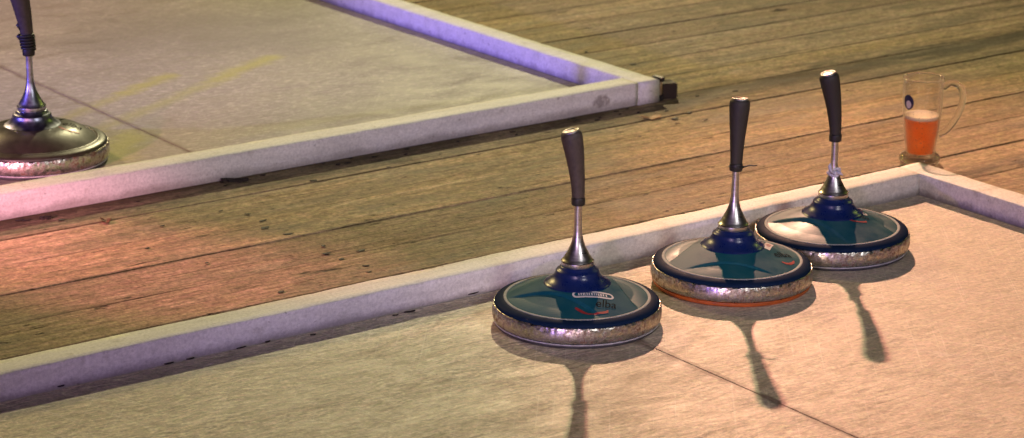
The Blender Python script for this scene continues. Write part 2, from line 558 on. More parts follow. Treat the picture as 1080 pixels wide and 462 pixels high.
M = {
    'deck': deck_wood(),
    'panel_near': panel_mat('scratched lane panel', (0.58, 0.50, 0.39)),
    'panel_far': panel_mat('lane panel with yellow paint', (0.30, 0.275, 0.225), True),
    'board': board_mat(),
    'ring': ring_mat(),
    'teal': lacquer('teal moulded plastic', (0.006, 0.078, 0.112), 0.34, 0.10, 0.22, (0.05, 0.17, 0.17)),
    'teal_worn': lacquer('scuffed teal moulded plastic', (0.006, 0.074, 0.104), 0.28, 0.36, 0.30, (0.09, 0.19, 0.19)),
    'teal_satin': lacquer('satin teal moulded plastic', (0.006, 0.082, 0.110), 0.32, 0.17, 0.25, (0.07, 0.19, 0.18)),
    'navy': lacquer('navy moulded plastic', (0.006, 0.017, 0.048), 0.4, 0.015, 0.08, (0.06, 0.08, 0.09)),
    'blue': lacquer('dark blue moulded plastic', (0.005, 0.016, 0.095), 0.20, 0.5, 0.05),
    'bronze': lacquer('dark olive moulded plastic', (0.030, 0.027, 0.017), 0.26, 0.5, 0.15, (0.16, 0.14, 0.09)),
    'stripe': simple('pale grey stripe', (0.34, 0.36, 0.36), 0.85, 0, 0.25, 120),
    'steel': steel_mat(),
    'gunmetal_pale': simple('bluish grey metal', (0.46, 0.47, 0.56), 0.36, 1.0, 0.3, 90),
    'gunmetal': simple('dark bluish metal', (0.26, 0.28, 0.36), 0.36, 1.0, 0.3, 90),
    'cap': simple('dull worn metal cap', (0.30, 0.29, 0.27), 0.42, 0.8, 0.5, 180, 0.5),
    'rubber': simple('black rubber', (0.030, 0.025, 0.020), 0.62, 0, 0.35, 240, 0.5),
    'grip': simple('worn brown black grip', (0.062, 0.047, 0.038), 0.6, 0, 0.35, 160, 0.5),
    'sole_dark': simple('dark grey sole', (0.055, 0.055, 0.06), 0.5, 0, 0.3, 90),
    'sole_pale': simple('pale sole edge', (0.42, 0.42, 0.42), 0.5, 0, 0.3, 90),
    'sole_orange': simple('orange sole', (0.46, 0.105, 0.018), 0.5, 0, 0.2, 60),
    'white': simple('white print', (0.72, 0.68, 0.64), 0.5, 0, 0.1, 90),
    'red': simple('red print', (0.36, 0.030, 0.035), 0.5, 0, 0.2, 90),
    'ink': simple('black print', (0.006, 0.006, 0.006), 0.85, 0, 0.2, 90, 0, 0.05),
    'cloth': simple('white cloth', (0.62, 0.60, 0.66), 0.85, 0, 0.2, 150, 0.4),
    'bark': simple('dark wet bark', (0.020, 0.014, 0.009), 0.75, 0, 0.5, 90, 0.5),
    'leaf': simple('dry tan leaf', (0.42, 0.24, 0.10), 0.7, 0, 0.35, 60, 0.4),
    'leaf_red': simple('dry red leaf', (0.13, 0.035, 0.015), 0.7, 0, 0.35, 60, 0.4),
    'chip': simple('torn wood chip', (0.34, 0.19, 0.09), 0.8, 0, 0.4, 60, 0.4),
    'black_steel': simple('black painted steel', (0.018, 0.016, 0.015), 0.5, 0, 0.4, 70, 0.3),
    'brown_block': simple('dark stained block', (0.030, 0.018, 0.010), 0.8, 0, 0.4, 40, 0.5),
    'glass': glass_wall(), 'glass_solid': glass_solid(), 'beer': beer_mat(),
    'foam': simple('beer foam', (0.90, 0.79, 0.64), 0.75, 0, 0.1, 300, 0.4),
    'badge': simple('dark blue print', (0.012, 0.018, 0.085), 0.4, 0, 0.2, 90),
    'ground': simple('dark gravel', (0.07, 0.065, 0.055), 0.9, 0, 0.4, 14, 0.4),
}

# ------------------------------------------------------------------ the setting
bm = bmesh.new()
bmesh.ops.create_grid(bm, x_segments=2, y_segments=2, size=400)
g = obj('ground', bm, M['ground'], smooth=False)
g.location = (0, 0, -0.10)
g['kind'] = 'structure'

rng = random.Random(4)
bm = bmesh.new()
PITCH, PHASE = 0.1405, 3.5003


def plank(bm, a0, a1, b0, b1, z0, z1, step, seed):
    """one deck board: worn, slightly wavy edges so that the joints open and close along their length"""
    n = max(1, int((a1 - a0) / step))
    rings = []
    for i in range(n + 1):
        t = a0 + (a1 - a0) * i / n
        e0 = 0.0003 + max(-0.0006, noise.noise(Vector((t * 3.2, seed * 3.7, 0))) * 0.0022) + max(0, noise.noise(Vector((t * 17, seed * 1.3, 5))) * 0.0016)
        e1 = 0.0003 + max(-0.0006, noise.noise(Vector((t * 3.2, seed * 3.7, 9))) * 0.0022) + max(0, noise.noise(Vector((t * 17, seed * 1.3, 7))) * 0.0016)
        r = 0.0014 + max(0, noise.noise(Vector((t * 7, seed, 3)))) * 0.003
        cup = noise.noise(Vector((t * 0.8, seed * 2.1, 1))) * 0.0008
        sec = [(b0 + e0, z0), (b0 + e0, z1 - r), (b0 + e0 + r, z1), ((b0 + b1) / 2, z1 + cup), (b1 - e1 - r, z1), (b1 - e1, z1 - r), (b1 - e1, z0)]
        rings.append([bm.verts.new(W(t, b, z)) for b, z in sec])
    for A, B in zip(rings, rings[1:]):
        for k in range(7):
            q = (k + 1) % 7
            bm.faces.new((A[k], A[q], B[q], B[k]))
    bm.faces.new(rings[0])
    bm.faces.new(rings[-1][::-1])


for i in range(-60, 130):
    b0 = PHASE + i * PITCH
    near = 2.9 < b0 < 7.0
    a = -24 + rng.uniform(-2.2, 0.6)
    while a < 26:
        L = 8.0
        dz = rng.uniform(-0.0012, 0.0008)
        plank(bm, a + 0.001, a + L - 0.001, b0, b0 + PITCH, FLOOR - 0.028 + dz, FLOOR + dz - 0.0008, 0.035 if near else 3.0, rng.uniform(0, 500))
        a += L
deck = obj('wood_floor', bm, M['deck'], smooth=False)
deck['kind'] = 'structure'

IN_A, IN_B, BW = 3.2590, 3.1868, 0.0572          # near lane: inner faces of the end beam and of the side beam
bm = bmesh.new()
SEAM = 2.3135
slab(bm, SEAM + 0.0002, IN_A - 0.008, -0.6, IN_B - 0.009, FLOOR + 0.0005, 0.0, 0.0008, 1)
slab(bm, SEAM - 2.0, SEAM - 0.0002, -0.6, IN_B - 0.009, FLOOR + 0.0005, -0.0003, 0.0008, 1)
slab(bm, SEAM - 4.0, SEAM - 2.003, -0.6, IN_B - 0.009, FLOOR + 0.0005, 0.0, 0.0008, 1)
p = obj('near_lane_surface', bm, M['panel_near'], smooth=False)
p['kind'] = 'structure'

FA, FB, FW = 3.3144, 4.0288, 0.0588               # far lane: outer faces of the end beam and of the front beam
bm = bmesh.new()
S2 = 2.279
slab(bm, S2 + 0.0004, FA - FW - 0.005, FB + FW + 0.003, 9.5, FLOOR + 0.0005, 0.0, 0.0008, 1)
slab(bm, S2 - 2.0, S2 - 0.0004, FB + FW + 0.003, 9.5, FLOOR + 0.0005, -0.0003, 0.0008, 1)
slab(bm, S2 - 4.0, S2 - 2.003, FB + FW + 0.003, 9.5, FLOOR + 0.0005, 0.0, 0.0008, 1)
p = obj('far_lane_surface', bm, M['panel_far'], smooth=False)
p['kind'] = 'structure'


def beam(name, label, a0, a1, b0, b1, z0, z1, seed):
    """a sawn square beam whose edges and faces are a little uneven"""
    bm = bmesh.new()
    along_a = (a1 - a0) > (b1 - b0)
    L = (a1 - a0) if along_a else (b1 - b0)
    n = int(L / 0.012)
    c = 0.0022
    # cross section (across, up) with chamfered corners
    w = (b1 - b0) if along_a else (a1 - a0)
    sec = [(c, z0), (w - c, z0), (w, z0 + c), (w, (z0 + z1) / 2), (w, z1 - c), (w - c * .4, z1 - c * .4), (w - c, z1), (w * .66, z1), (w * .33, z1), (c, z1), (c * .4, z1 - c * .4), (0, z1 - c), (0, (z0 + z1) / 2), (0, z0 + c)]
    rings = []
    for i in range(n + 1):
        t = i / n * L
        ring = []
        for k, (x, z) in enumerate(sec):
            q = Vector((t * 3, x * 20 + seed * 7, z * 20))
            q2 = Vector((t * 38, x * 60 + seed * 3, z * 60))
            dz = noise.noise(q) * 0.0012
            e = noise.noise(q2) * 0.0007
            if k in (4, 5, 6, 9, 10, 11):
                bite = max(0.0, noise.noise(Vector((t * 22, k // 3 * 9.1, seed * 5.3))) - 0.28) * 0.006
                e += 0
            else:
                bite = 0
            sx = 1 if x < w / 2 else -1
            x2 = x + noise.noise(q + Vector((9, 9, 9))) * 0.0012 + e + sx * bite
            z2 = z + (dz + e - bite * .7 if z > z0 + 0.004 else 0)
            P = W(a0 + t, b0 + x2, z2) if along_a else W(a0 + x2, b0 + t, z2)
            ring.append(bm.verts.new(P))
        rings.append(ring)
    m = len(sec)
    for A, B in zip(rings, rings[1:]):
        for k in range(m):
            j = (k + 1) % m
            bm.faces.new((A[k], A[j], B[j], B[k]))
    bm.faces.new(rings[0])
    bm.faces.new(rings[-1][::-1])
    o = obj(name, bm, M['board'], smooth=True)
    md = o.data
    return tag(o, label, 'edge beam')


Z0 = FLOOR - 0.0006
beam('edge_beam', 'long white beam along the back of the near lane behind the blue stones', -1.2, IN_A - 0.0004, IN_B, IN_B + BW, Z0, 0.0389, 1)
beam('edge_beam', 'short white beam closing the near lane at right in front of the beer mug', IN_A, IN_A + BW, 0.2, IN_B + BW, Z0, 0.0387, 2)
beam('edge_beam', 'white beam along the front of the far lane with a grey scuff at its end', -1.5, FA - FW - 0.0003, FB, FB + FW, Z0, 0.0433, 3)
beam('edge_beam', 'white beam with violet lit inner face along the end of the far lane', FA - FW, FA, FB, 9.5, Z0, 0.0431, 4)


# grey scuff mark on the front face of the far corner: a thin smear of dirt on the beam
def flat_patch(name, pts, mat, parent, thick=0.0006):
    bm = bmesh.new()
    v = [bm.verts.new(p) for p in pts]
    bm.faces.new(v)
    r = bmesh.ops.extrude_face_region(bm, geom=list(bm.faces))
    return obj(name, bm, mat, parent, smooth=False)


# black steel clip and dark block at the far corner
th = thing('corner_bracket', 'black steel bracket on the end of the far lane corner', 'bracket', W(FA + 0.0015, FB + 0.016, FLOOR), rot=(0, 0, TH))
bm = bmesh.new()


def lbox(bm, x0, x1, y0, y1, z0, z1, bevel=0.0008):
    vs = [bm.verts.new((x, y, z)) for z in (z0, z1) for x, y in ((x0, y0), (x1, y0), (x1, y1), (x0, y1))]
    fs = [bm.faces.new([vs[i] for i in q]) for q in ((3, 2, 1, 0), (4, 5, 6, 7), (0, 1, 5, 4), (1, 2, 6, 5), (2, 3, 7, 6), (3, 0, 4, 7))]
    if bevel:
        bmesh.ops.bevel(bm, geom=list({e for f in fs for e in f.edges}), offset=bevel, segments=2, affect='EDGES')


lbox(bm, 0.0, 0.003, -0.008, 0.014, 0.010, 0.046)
obj('plate', bm, M['black_steel'], th, smooth=False)
bm = bmesh.new()
lbox(bm, 0.0035, 0.015, -0.014, 0.016, 0.042, 0.051)
obj('clip', bm, M['black_steel'], th, smooth=False)
bm = bmesh.new()
lbox(bm, 0.0035, 0.013, -0.014, 0.016, 0.0002, 0.012)
obj('clip', bm, M['black_steel'], th, smooth=False)
bm = bmesh.new()
lbox(bm, 0.0035, 0.010, -0.012, 0.000, 0.0125, 0.0415)
obj('hinge_pin', bm, M['steel'], th, smooth=False)

bm = bmesh.new()
lbox(bm, 0, 0.038, 0, 0.040, 0, 0.034, 0.002)
blk = obj('wood_block', bm, M['brown_block'], smooth=False)
blk.location = W(FA + 0.0165, FB + 0.013, FLOOR - 0.0005)
blk.rotation_euler = (0, 0, TH - 0.30)
tag(blk, 'small dark brown block on the deck beside the far lane corner', 'block')


# ------------------------------------------------------------------ ice stones
RC, ZC = 0.046, 0.0690         # foot of the collar
RS, ZS = 0.1125, 0.0430        # inner edge of the pale stripe


def make_body(facets, dome=0.0):
    """cone of the stone with flat recesses cut along chords; returns height function and mesh"""
    def height(x, y):
        r = math.hypot(x, y)
        t = (r - RC) / (RS - RC)
        z = ZC + (ZS - ZC) * t + dome * math.sin(max(0, min(1, t)) * math.pi)
        for az, dist, step in facets:
            d = x * math.cos(R(az)) + y * math.sin(R(az))
            lat = -x * math.sin(R(az)) + y * math.cos(R(az))
            d -= lat * lat * 1.6
            k = min(1.0, max(0.0, (d - dist) / (RS - dist)))
            e = max(0.0, min(1.0, (RS - 0.001 - r) / 0.022))
            if d > dist:
                z -= step * (1 - k) * min(1.0, (d - dist) / 0.0014) * e
            z -= 0.0016 * e * math.exp(-((d - dist) / 0.0012) ** 2)
        return z
    bm = bmesh.new()
    n, m = 300, 64
    rings = []
    for j in range(m + 1):
        r = RC - 0.002 + (RS - RC + 0.002) * j / m
        rings.append([bm.verts.new((r * math.cos(2 * math.pi * i / n), r * math.sin(2 * math.pi * i / n),
                                    height(r * math.cos(2 * math.pi * i / n), r * math.sin(2 * math.pi * i / n)))) for i in range(n)])
    for A, B in zip(rings, rings[1:]):
        for i in range(n):
            j = (i + 1) % n
            bm.faces.new((A[i], B[i], B[j], A[j]))
    return height, bm


def conform(name, polys, height, mat, parent, lift=0.0005):
    """thin print on the curved top: polys are lists of (x, y), subdivided and laid on the body"""
    bm = bmesh.new()
    for poly in polys:
        vs = [bm.verts.new((x, y, 0)) for x, y in poly]
        try:
            bm.faces.new(vs)
        except ValueError:
            pass
    bmesh.ops.triangulate(bm, faces=list(bm.faces))
    for _ in range(2):
        bmesh.ops.subdivide_edges(bm, edges=list(bm.edges), cuts=1, use_grid_fill=True)
    bmesh.ops.triangulate(bm, faces=list(bm.faces))
    for v in bm.verts:
        v.co.z = height(v.co.x, v.co.y) + lift
    return obj(name, bm, mat, parent, smooth=False)


def text_mesh(name, body, size, place, height, mat, parent, lift=0.0008, shear=0.0):
    cu = bpy.data.curves.new(name, 'FONT')
    cu.body = body
    cu.size = size
    cu.align_x = 'CENTER'
    cu.align_y = 'CENTER'
    cu.shear = shear
    cu.resolution_u = 3
    o = bpy.data.objects.new(name, cu)
    C.objects.link(o)
    dg = bpy.context.evaluated_depsgraph_get()
    me = bpy.data.meshes.new_from_object(o.evaluated_get(dg))
    bpy.data.objects.remove(o)
    bpy.data.curves.remove(cu)
    bm = bmesh.new()
    bm.from_mesh(me)
    bpy.data.meshes.remove(me)
    for v in bm.verts:
        x, y = place(v.co.x, v.co.y)
        v.co = Vector((x, y, height(x, y) + lift))
    return obj(name, bm, mat, parent, smooth=False)


def swoosh(pts, w):
    """a stroke of varying width through points, as quads"""
    out = []
    P = [Vector(p) for p in pts]
    sides = []
    for k, p in enumerate(P):
        d = (P[min(k + 1, len(P) - 1)] - P[max(k - 1, 0)]).normalized()
        nrm = Vector((-d.y, d.x))
        sides.append((p + nrm * w[k] / 2, p - nrm * w[k] / 2))
    for (a, b), (c, d) in zip(sides, sides[1:]):
        out.append([a[:], b[:], d[:], c[:]])
    return out


def make_stone(label, loc, spin, facets, bend_az, bend, body_mat='teal', rim_mat='navy', collar_mat='blue', sole='sole_dark',
               stripe=True, scale=1.0, seed=1, shaft_mat='steel', tilt=(0, 0), dome=0.0, grip_top=0.315, grip_mat='rubber'):
    t = thing('ice_stone', label, 'curling stone', loc, 'curling stones standing on the lanes', rot=(tilt[0], tilt[1], 0), scale=scale)
    # sole
    lathe_bm = lathe(bmesh.new(), [(0, 0.0004), (0.1295, 0.0004), (0.1315, 0.002), (0.1315, 0.0060), (0.1300, 0.0085), (0, 0.0085)], 128)
    s = obj('sole_plate', lathe_bm, M[sole], t)
    bm = lathe(bmesh.new(), [(0.1316, 0.0052), (0.1329, 0.0056), (0.1329, 0.0074), (0.1316, 0.0078)], 128, close=True)
    obj('sole_edge', bm, M['sole_pale' if sole == 'sole_dark' else sole], s)

    # hammered iron ring
    def jit(k, a):
        v = Vector((math.cos(a) * 26, math.sin(a) * 26, k * 0.9 + seed * 13))
        h = noise.noise(v)
        h2 = noise.noise(Vector((math.cos(a) * 60, math.sin(a) * 60, k * 1.7 + seed)))
        if 6 <= k <= 9:
            return (h * 0.0011 + h2 * 0.0007, h2 * 0.0011 + h * 0.0008)
        if 2 <= k <= 5:
            return (h * 0.0003 + h2 * 0.00015, 0)
        return (0, 0)
    prof = [(0.126, 0.0088), (0.1325, 0.0088), (0.1340, 0.0105), (0.1354, 0.0160), (0.1355, 0.0210), (0.1350, 0.0262), (0.1342, 0.0305), (0.1337, 0.0325), (0.1332, 0.0338), (0.1324, 0.0342), (0.1312, 0.0335), (0.126, 0.032)]
    obj('iron_ring', lathe(bmesh.new(), prof, 360, close=True, jitter=jit), M['ring'], t)
    # navy rim
    rim = [(0.1312, 0.0300), (0.1319, 0.0335), (0.1316, 0.0362), (0.1302, 0.0384), (0.1276, 0.0401), (0.1235, 0.0416), (0.1190, 0.0427), (0.1172, 0.0429), (0.1120, 0.0412)]
    obj('outer_rim', lathe(bmesh.new(), rim, 160), M[rim_mat], t)
    if stripe:
        bm = lathe(bmesh.new(), [(0.1174, 0.0420), (0.1172, 0.0433), (0.1160, 0.0436), (0.1136, 0.0436), (0.1126, 0.0433), (0.1124, 0.0422)], 160)
        obj('pale_stripe', bm, M['stripe'], t)
    else:
        bm = lathe(bmesh.new(), [(0.1192, 0.0418), (0.1178, 0.0431), (0.1136, 0.0441), (0.1124, 0.0436), (0.1122, 0.0420)], 160)
        obj('body_lip', bm, M[body_mat], t)
    height, bm = make_body([(az + spin, d, st) for az, d, st in facets], dome)
    body = obj('body', bm, M[body_mat], t)
    # stepped blue collar
    col = [(0.0545, 0.0640), (0.0530, 0.0672), (0.0490, 0.0694), (0.0440, 0.0726), (0.0400, 0.0762), (0.0370, 0.0800), (0.0352, 0.0836), (0.0346, 0.0866), (0.0336, 0.0884), (0.0312, 0.0896), (0.0290, 0.0914), (0.0276, 0.0936), (0.0264, 0.0952), (0.0100, 0.0952)]
    obj('collar', lathe(bmesh.new(), col, 96), M[collar_mat], t)
    # steel bell and shaft
    bell = [(0.0100, 0.0950), (0.0252, 0.0951), (0.0259, 0.0960), (0.0259, 0.1030), (0.0254, 0.1042), (0.0240, 0.1052), (0.0218, 0.1085), (0.0186, 0.1140), (0.0152, 0.1205), (0.0118, 0.1280), (0.0092, 0.1360), (0.0074, 0.1450), (0.0064, 0.1550), (0.0060, 0.1700), (0.0060, 0.2050)]
    sh = obj('shaft', lathe(bmesh.new(), bell, 64), M[shaft_mat], t)
    bm = lathe(bmesh.new(), [(0.0257, 0.1022), (0.0262, 0.1026), (0.0262, 0.1034), (0.0256, 0.1039)], 64, close=True)
    obj('shaft_groove', bm, M['black_steel'], sh)
    # curved grip
    bx, by = math.cos(R(bend_az)), math.sin(R(bend_az))
    z0 = 0.2005

    def axis(z):
        q = max(0.0, (z - z0) / (0.315 - z0))
        return Vector((bx * bend * q ** 1.8, by * bend * q ** 1.8, z))
    bm = bmesh.new()
    prof = [(0.194, 0.0075), (0.1945, 0.0092), (0.197, 0.0098), (0.209, 0.0101), (0.222, 0.0107), (0.238, 0.0117), (0.255, 0.0130), (0.270, 0.0144), (0.284, 0.0157), (0.297, 0.0168), (0.305, 0.0172), (0.3095, 0.0168), (0.3130, 0.0152), (0.3140, 0.0130)]
    rings = []
    for z, r in prof:
        p = axis(z)
        d = (axis(z + 0.002) - axis(z - 0.002)).normalized()
        x = Vector((0, 1, 0)).cross(d).normalized()
        y = d.cross(x)
        rings.append([bm.verts.new(p + x * r * 1.0 * math.cos(2 * math.pi * i / 32) + y * r * 0.92 * math.sin(2 * math.pi * i / 32)) for i in range(32)])
    for A, B in zip(rings, rings[1:]):
        for i in range(32):
            bm.faces.new((A[i], A[(i + 1) % 32], B[(i + 1) % 32], B[i]))
    bm.faces.new(rings[-1])
    gr = obj('grip', bm, M[grip_mat], t)
    bm = lathe(bmesh.new(), [(0.0104, 0.1948), (0.0110, 0.1965), (0.0111, 0.2050), (0.0106, 0.2072), (0.0100, 0.2075), (0.0095, 0.1948)], 32, close=True)
    obj('grip_band', bm, M['black_steel'], gr)
    bm = lathe(bmesh.new(), [(0.0136, -0.002), (0.0136, 0.0006), (0.0128, 0.0016), (0.0112, 0.0012), (0.0106, 0.0002), (0.0060, 0.0004), (0, 0.0006)], 32)
    cap = obj('end_cap', bm, M['cap'], gr)
    d = (axis(0.316) - axis(0.310)).normalized()
    cap.matrix_local = Matrix.Translation(axis(0.3142)) @ Vector((0, 0, 1)).rotation_difference(d).to_matrix().to_4x4()
    return t, height, body, gr, sh


# positions from the fitted camera
S1 = Vector((0.1042, 3.7549, 0))
S2v = Vector((0.3675, 3.9577, 0))
S3 = Vector((0.5583, 4.1479, 0))
S4 = Vector((-0.9350, 4.6900, 0))

FAC = [(14, 0.066, 0.0050), (238, 0.058, 0.0040), (128, 0.072, 0.0030)]
st1, h1, b1, g1, f1 = make_stone('blue and teal curling stone nearest the viewer, standing a little apart with grip leaning left', S1, 0, FAC, 180, 0.0135, seed=1, grip_mat='grip')
st2, h2, b2, g2, f2 = make_stone('blue and teal curling stone with an orange sole and upright grip', S2v, 0,
                                 [(150, 0.067, 0.0055), (262, 0.074, 0.0020)], 70, 0.008, body_mat='teal_satin', sole='sole_orange', seed=2, tilt=(0, R(0.6)))
st3, h3, b3, g3, f3 = make_stone('blue and teal curling stone with white cloth tied round its shaft, nearest the beer mug', S3, 0,
                                 [(24, 0.060, 0.0048), (226, 0.056, 0.0045)], 185, 0.0165, body_mat='teal_worn', seed=3, tilt=(0, R(-0.4)))
st4, h4, b4, g4, f4 = make_stone('dark olive curling stone standing on the far lane at left', S4, 0, [], 190, 0.014, body_mat='bronze', rim_mat='bronze', collar_mat='gunmetal', shaft_mat='gunmetal_pale',
                                 stripe=False, scale=1.085, seed=4, dome=0.006, grip_mat='grip')


def capsule(cx, cy, L, wd, ang, n=10):
    pts = []
    c, s = math.cos(R(ang)), math.sin(R(ang))
    for sgn, base in ((1, -90), (-1, 90)):
        for i in range(n + 1):
            t = R(base + 180 * i / n)
            x, y = sgn * (L / 2 - wd / 2) + wd / 2 * math.cos(t), wd / 2 * math.sin(t)
            pts.append((cx + x * c - y * s, cy + x * s + y * c))
    return pts


def frame_quads(outer, inner):
    n = len(outer)
    return [[outer[i], outer[(i + 1) % n], inner[(i + 1) % n], inner[i]] for i in range(n)]


def print_set(body, h, x0, y0, ang, word=True, white_block=False, s=1.0):
    """capsule badge, red swoosh and a short dark word, placed on the cone at x0, y0"""
    c, sn = math.cos(R(ang)), math.sin(R(ang))

    def P(x, y):
        return (x0 + s * (x * c - y * sn), y0 + s * (x * sn + y * c))
    cap_o = [P(*q) for q in capsule(0, 0, 0.066, 0.0150, 0)]
    cap_i = [P(*q) for q in capsule(0, 0, 0.0595, 0.0080, 0)]
    conform('badge_outline', frame_quads(cap_o, cap_i), h, M['white'], body)
    rg = random.Random(int(abs(x0) * 1e5))
    strokes = []
    x = -0.0235
    while x < 0.023:
        wv = rg.uniform(0.0012, 0.0026)
        strokes.append([P(x, -0.0026), P(x + wv, -0.0026), P(x + wv, 0.0026), P(x, 0.0026)])
        x += wv + rg.uniform(0.0009, 0.0024)
    conform('badge_fill', strokes, h, M['white'], body)
    arc = [(-0.0315 + 0.0135 * i / 3.2, -0.0255 - 0.0175 * math.sin(min(1, i / 5.0) * math.pi / 2)) for i in range(0, 6)]
    arc += [(0.000, -0.0430), (0.008, -0.0420), (0.0165, -0.0395), (0.018, -0.0350)]
    wds = [0.0040, 0.0060, 0.0064, 0.0052, 0.0040, 0.0032, 0.0040, 0.0050, 0.0052, 0.0024]
    pts = [P(*q) for q in arc]
    conform('red_swoosh', swoosh([Vector(q) for q in pts], [w * s for w in wds]), h, M['red'], body)
    if word:
        text_mesh('lettering', 'elba', 0.0205 * s, lambda x, y: P(x * 1.0 + 0.016, y * 1.25 - 0.0215), h, M['ink'], body, shear=0.25)


print_set(b1, h1, 0.0235, -0.0540, 7)
# second stone: pale tag and logo on the right flank, turned with the stone
tag_pts = [(-0.024, -0.0062), (0.024, -0.0062), (0.024, 0.0062), (-0.024, 0.0062)]
c_, s_ = math.cos(R(76)), math.sin(R(76))
conform('sticker', [[(0.0600 + x * c_ - y * s_, 0.006 + x * s_ + y * c_) for x, y in tag_pts]], h2, M['white'], b2)
text_mesh('sticker_lettering', 'elba', 0.0125, lambda x, y: (0.0600 + x * c_ - y * s_, 0.006 + x * s_ + y * c_), h2, M['red'], b2, lift=0.0011)
text_mesh('lettering', 'elba', 0.024, lambda x, y: (0.0800 + x * math.cos(R(40)) - y * math.sin(R(40)), -0.018 + x * math.sin(R(40)) + y * math.cos(R(40))), h2, M['ink'], b2, shear=0.2)
conform('red_swoosh', swoosh([Vector((0.078, -0.046)), Vector((0.085, -0.0465)), Vector((0.092, -0.043)), Vector((0.098, -0.034)), Vector((0.1005, -0.024))], [0.003, 0.006, 0.006, 0.005, 0.002]), h2, M['red'], b2)
print_set(b3, h3, 0.034, -0.014, 12, s=0.78)
# fourth stone: dark marks on the right shoulder
text_mesh('lettering', 'elba', 0.022, lambda x, y: (0.070 + x, 0.004 + y * 1.4), h4, M['ink'], b4, shear=0.2)
conform('red_swoosh', swoosh([Vector((0.050, -0.018)), Vector((0.060, -0.026)), Vector((0.075, -0.028)), Vector((0.088, -0.022))], [0.003, 0.006, 0.006, 0.002]), h4, M['red'], b4)
conform('dark_mark', [[(0.040, 0.020), (0.044, 0.020), (0.052, 0.050), (0.048, 0.050)]], h4, M['ink'], b4)

# cable tie on the grip of the second stone
bm = bmesh.new()
ring = [(0.0113 * math.cos(t * math.pi / 12), 0.0113 * math.sin(t * math.pi / 12), 0.2015 + 0.0006 * math.sin(t)) for t in range(25)]
tube(bm, ring, 0.0013, 6)
tail = [(0.010, -0.0045, 0.2015), (0.016, -0.0065, 0.2040), (0.022, -0.0070, 0.2058), (0.028, -0.0070, 0.2052), (0.034, -0.0066, 0.2056)]
tube(bm, tail, [0.0016, 0.0013, 0.0012, 0.0014, 0.0009], 6)
obj('cable_tie', bm, M['black_steel'], st2)

# white cloth tied round the shaft of the third stone
bm = bmesh.new()
for k, zz in enumerate((0.1370, 0.1408, 0.1446)):
    pts = []
    for i in range(25):
        a = 2 * math.pi * i / 24
        r = 0.0100 + 0.0010 * math.sin(3 * a + k) - k * 0.0007
        pts.append((r * math.cos(a), r * math.sin(a), zz + 0.0020 * math.sin(a + k * 1.3)))
    tube(bm, pts, 0.0027 - 0.0003 * k, 8)
tube(bm, [(-0.004, -0.0105, 0.141), (-0.008, -0.0135, 0.147), (-0.0095, -0.0135, 0.153), (-0.008, -0.012, 0.158)], [0.0035, 0.0030, 0.0034, 0.0012], 8)
tube(bm, [(0.003, -0.0108, 0.141), (0.009, -0.013, 0.1405), (0.0135, -0.012, 0.137)], [0.0034, 0.003, 0.0012], 8)
tube(bm, [(-0.0025, -0.0112, 0.1405), (0.0028, -0.0118, 0.1400)], 0.0040, 8)
obj('tied_cloth', bm, M['cloth'], st3)

# loose black tape on the grip of the fourth stone
bm = bmesh.new()
for k in range(5):
    zz = 0.206 + k * 0.0055
    pts = [(0.0112 * math.cos(i * math.pi / 10) * (1 + 0.03 * k) - 0.0006 * k, 0.0112 * math.sin(i * math.pi / 10) * (1 + 0.03 * k), zz + 0.0045 * i / 20) for i in range(21)]
    tube(bm, pts, 0.0028, 6)
for z1, L in ((0.232, 0.0085), (0.252, 0.0065)):
    q = [(-0.010, -0.006, z1), (-0.0145, -0.0085, z1 + 0.004), (-0.016 - L * .4, -0.009, z1 - 0.001), (-0.0125, -0.0085, z1 - 0.010), (-0.010, -0.007, z1 - 0.008)]
    v1 = [bm.verts.new(p) for p in q]
    v2 = [bm.verts.new((p[0], p[1] + 0.0035, p[2])) for p in q]
    bm.faces.new(v1)
    bm.faces.new(v2[::-1])
    for i in range(5):
        bm.faces.new((v1[i], v1[(i + 1) % 5], v2[(i + 1) % 5], v2[i]))
obj('grip_tape', bm, M['black_steel'], st4)

# ------------------------------------------------------------------ beer mug
mug = thing('beer_mug', 'glass beer mug with handle, half full of amber beer, on the deck behind the corner', 'beer mug', (0.8030, 4.7300, FLOOR))


def rad_out(z):
    pts = [(0.020, 0.0285), (0.035, 0.0300), (0.06, 0.0335), (0.09, 0.0368), (0.12, 0.0388), (0.15, 0.0396), (0.172, 0.0400)]
    for (z0, r0), (z1, r1) in zip(pts, pts[1:]):
        if z <= z1:
            return r0 + (r1 - r0) * (z - z0) / (z1 - z0)
    return pts[-1][1]


bm = bmesh.new()
zs = [0.022 + i * 0.0075 for i in range(20)] + [0.1705]
out = [(rad_out(z), z) for z in zs]
inn = [(rad_out(z) - 0.0028, z) for z in zs][::-1]
prof = out + [(rad_out(0.172) - 0.0006, 0.1722), (rad_out(0.172) - 0.0021, 0.1722)] + inn
lathe(bm, prof, 64)
wall = obj('glass_body', bm, M['glass'], mug)
bm = bmesh.new()
tube(bm, [(0.0386 * math.cos(i * math.pi / 32), 0.0386 * math.sin(i * math.pi / 32), 0.1725) for i in range(65)], 0.0019, 8)
obj('lip', bm, M['glass_solid'], mug)
bm = lathe(bmesh.new(), [(0, 0.0006), (0.034, 0.0006), (0.0392, 0.003), (0.0410, 0.009), (0.0398, 0.0150), (0.0355, 0.0190), (0.0300, 0.0210), (0.0285, 0.0220), (0, 0.0220)], 64)
obj('foot', bm, M['glass_solid'], mug)
bm = bmesh.new()
hp = [(0.0385, 0.154), (0.050, 0.163), (0.063, 0.163), (0.0735, 0.153), (0.0768, 0.136), (0.0740, 0.116), (0.0670, 0.097), (0.0575, 0.080), (0.047, 0.067), (0.0345, 0.059)]
fine = []
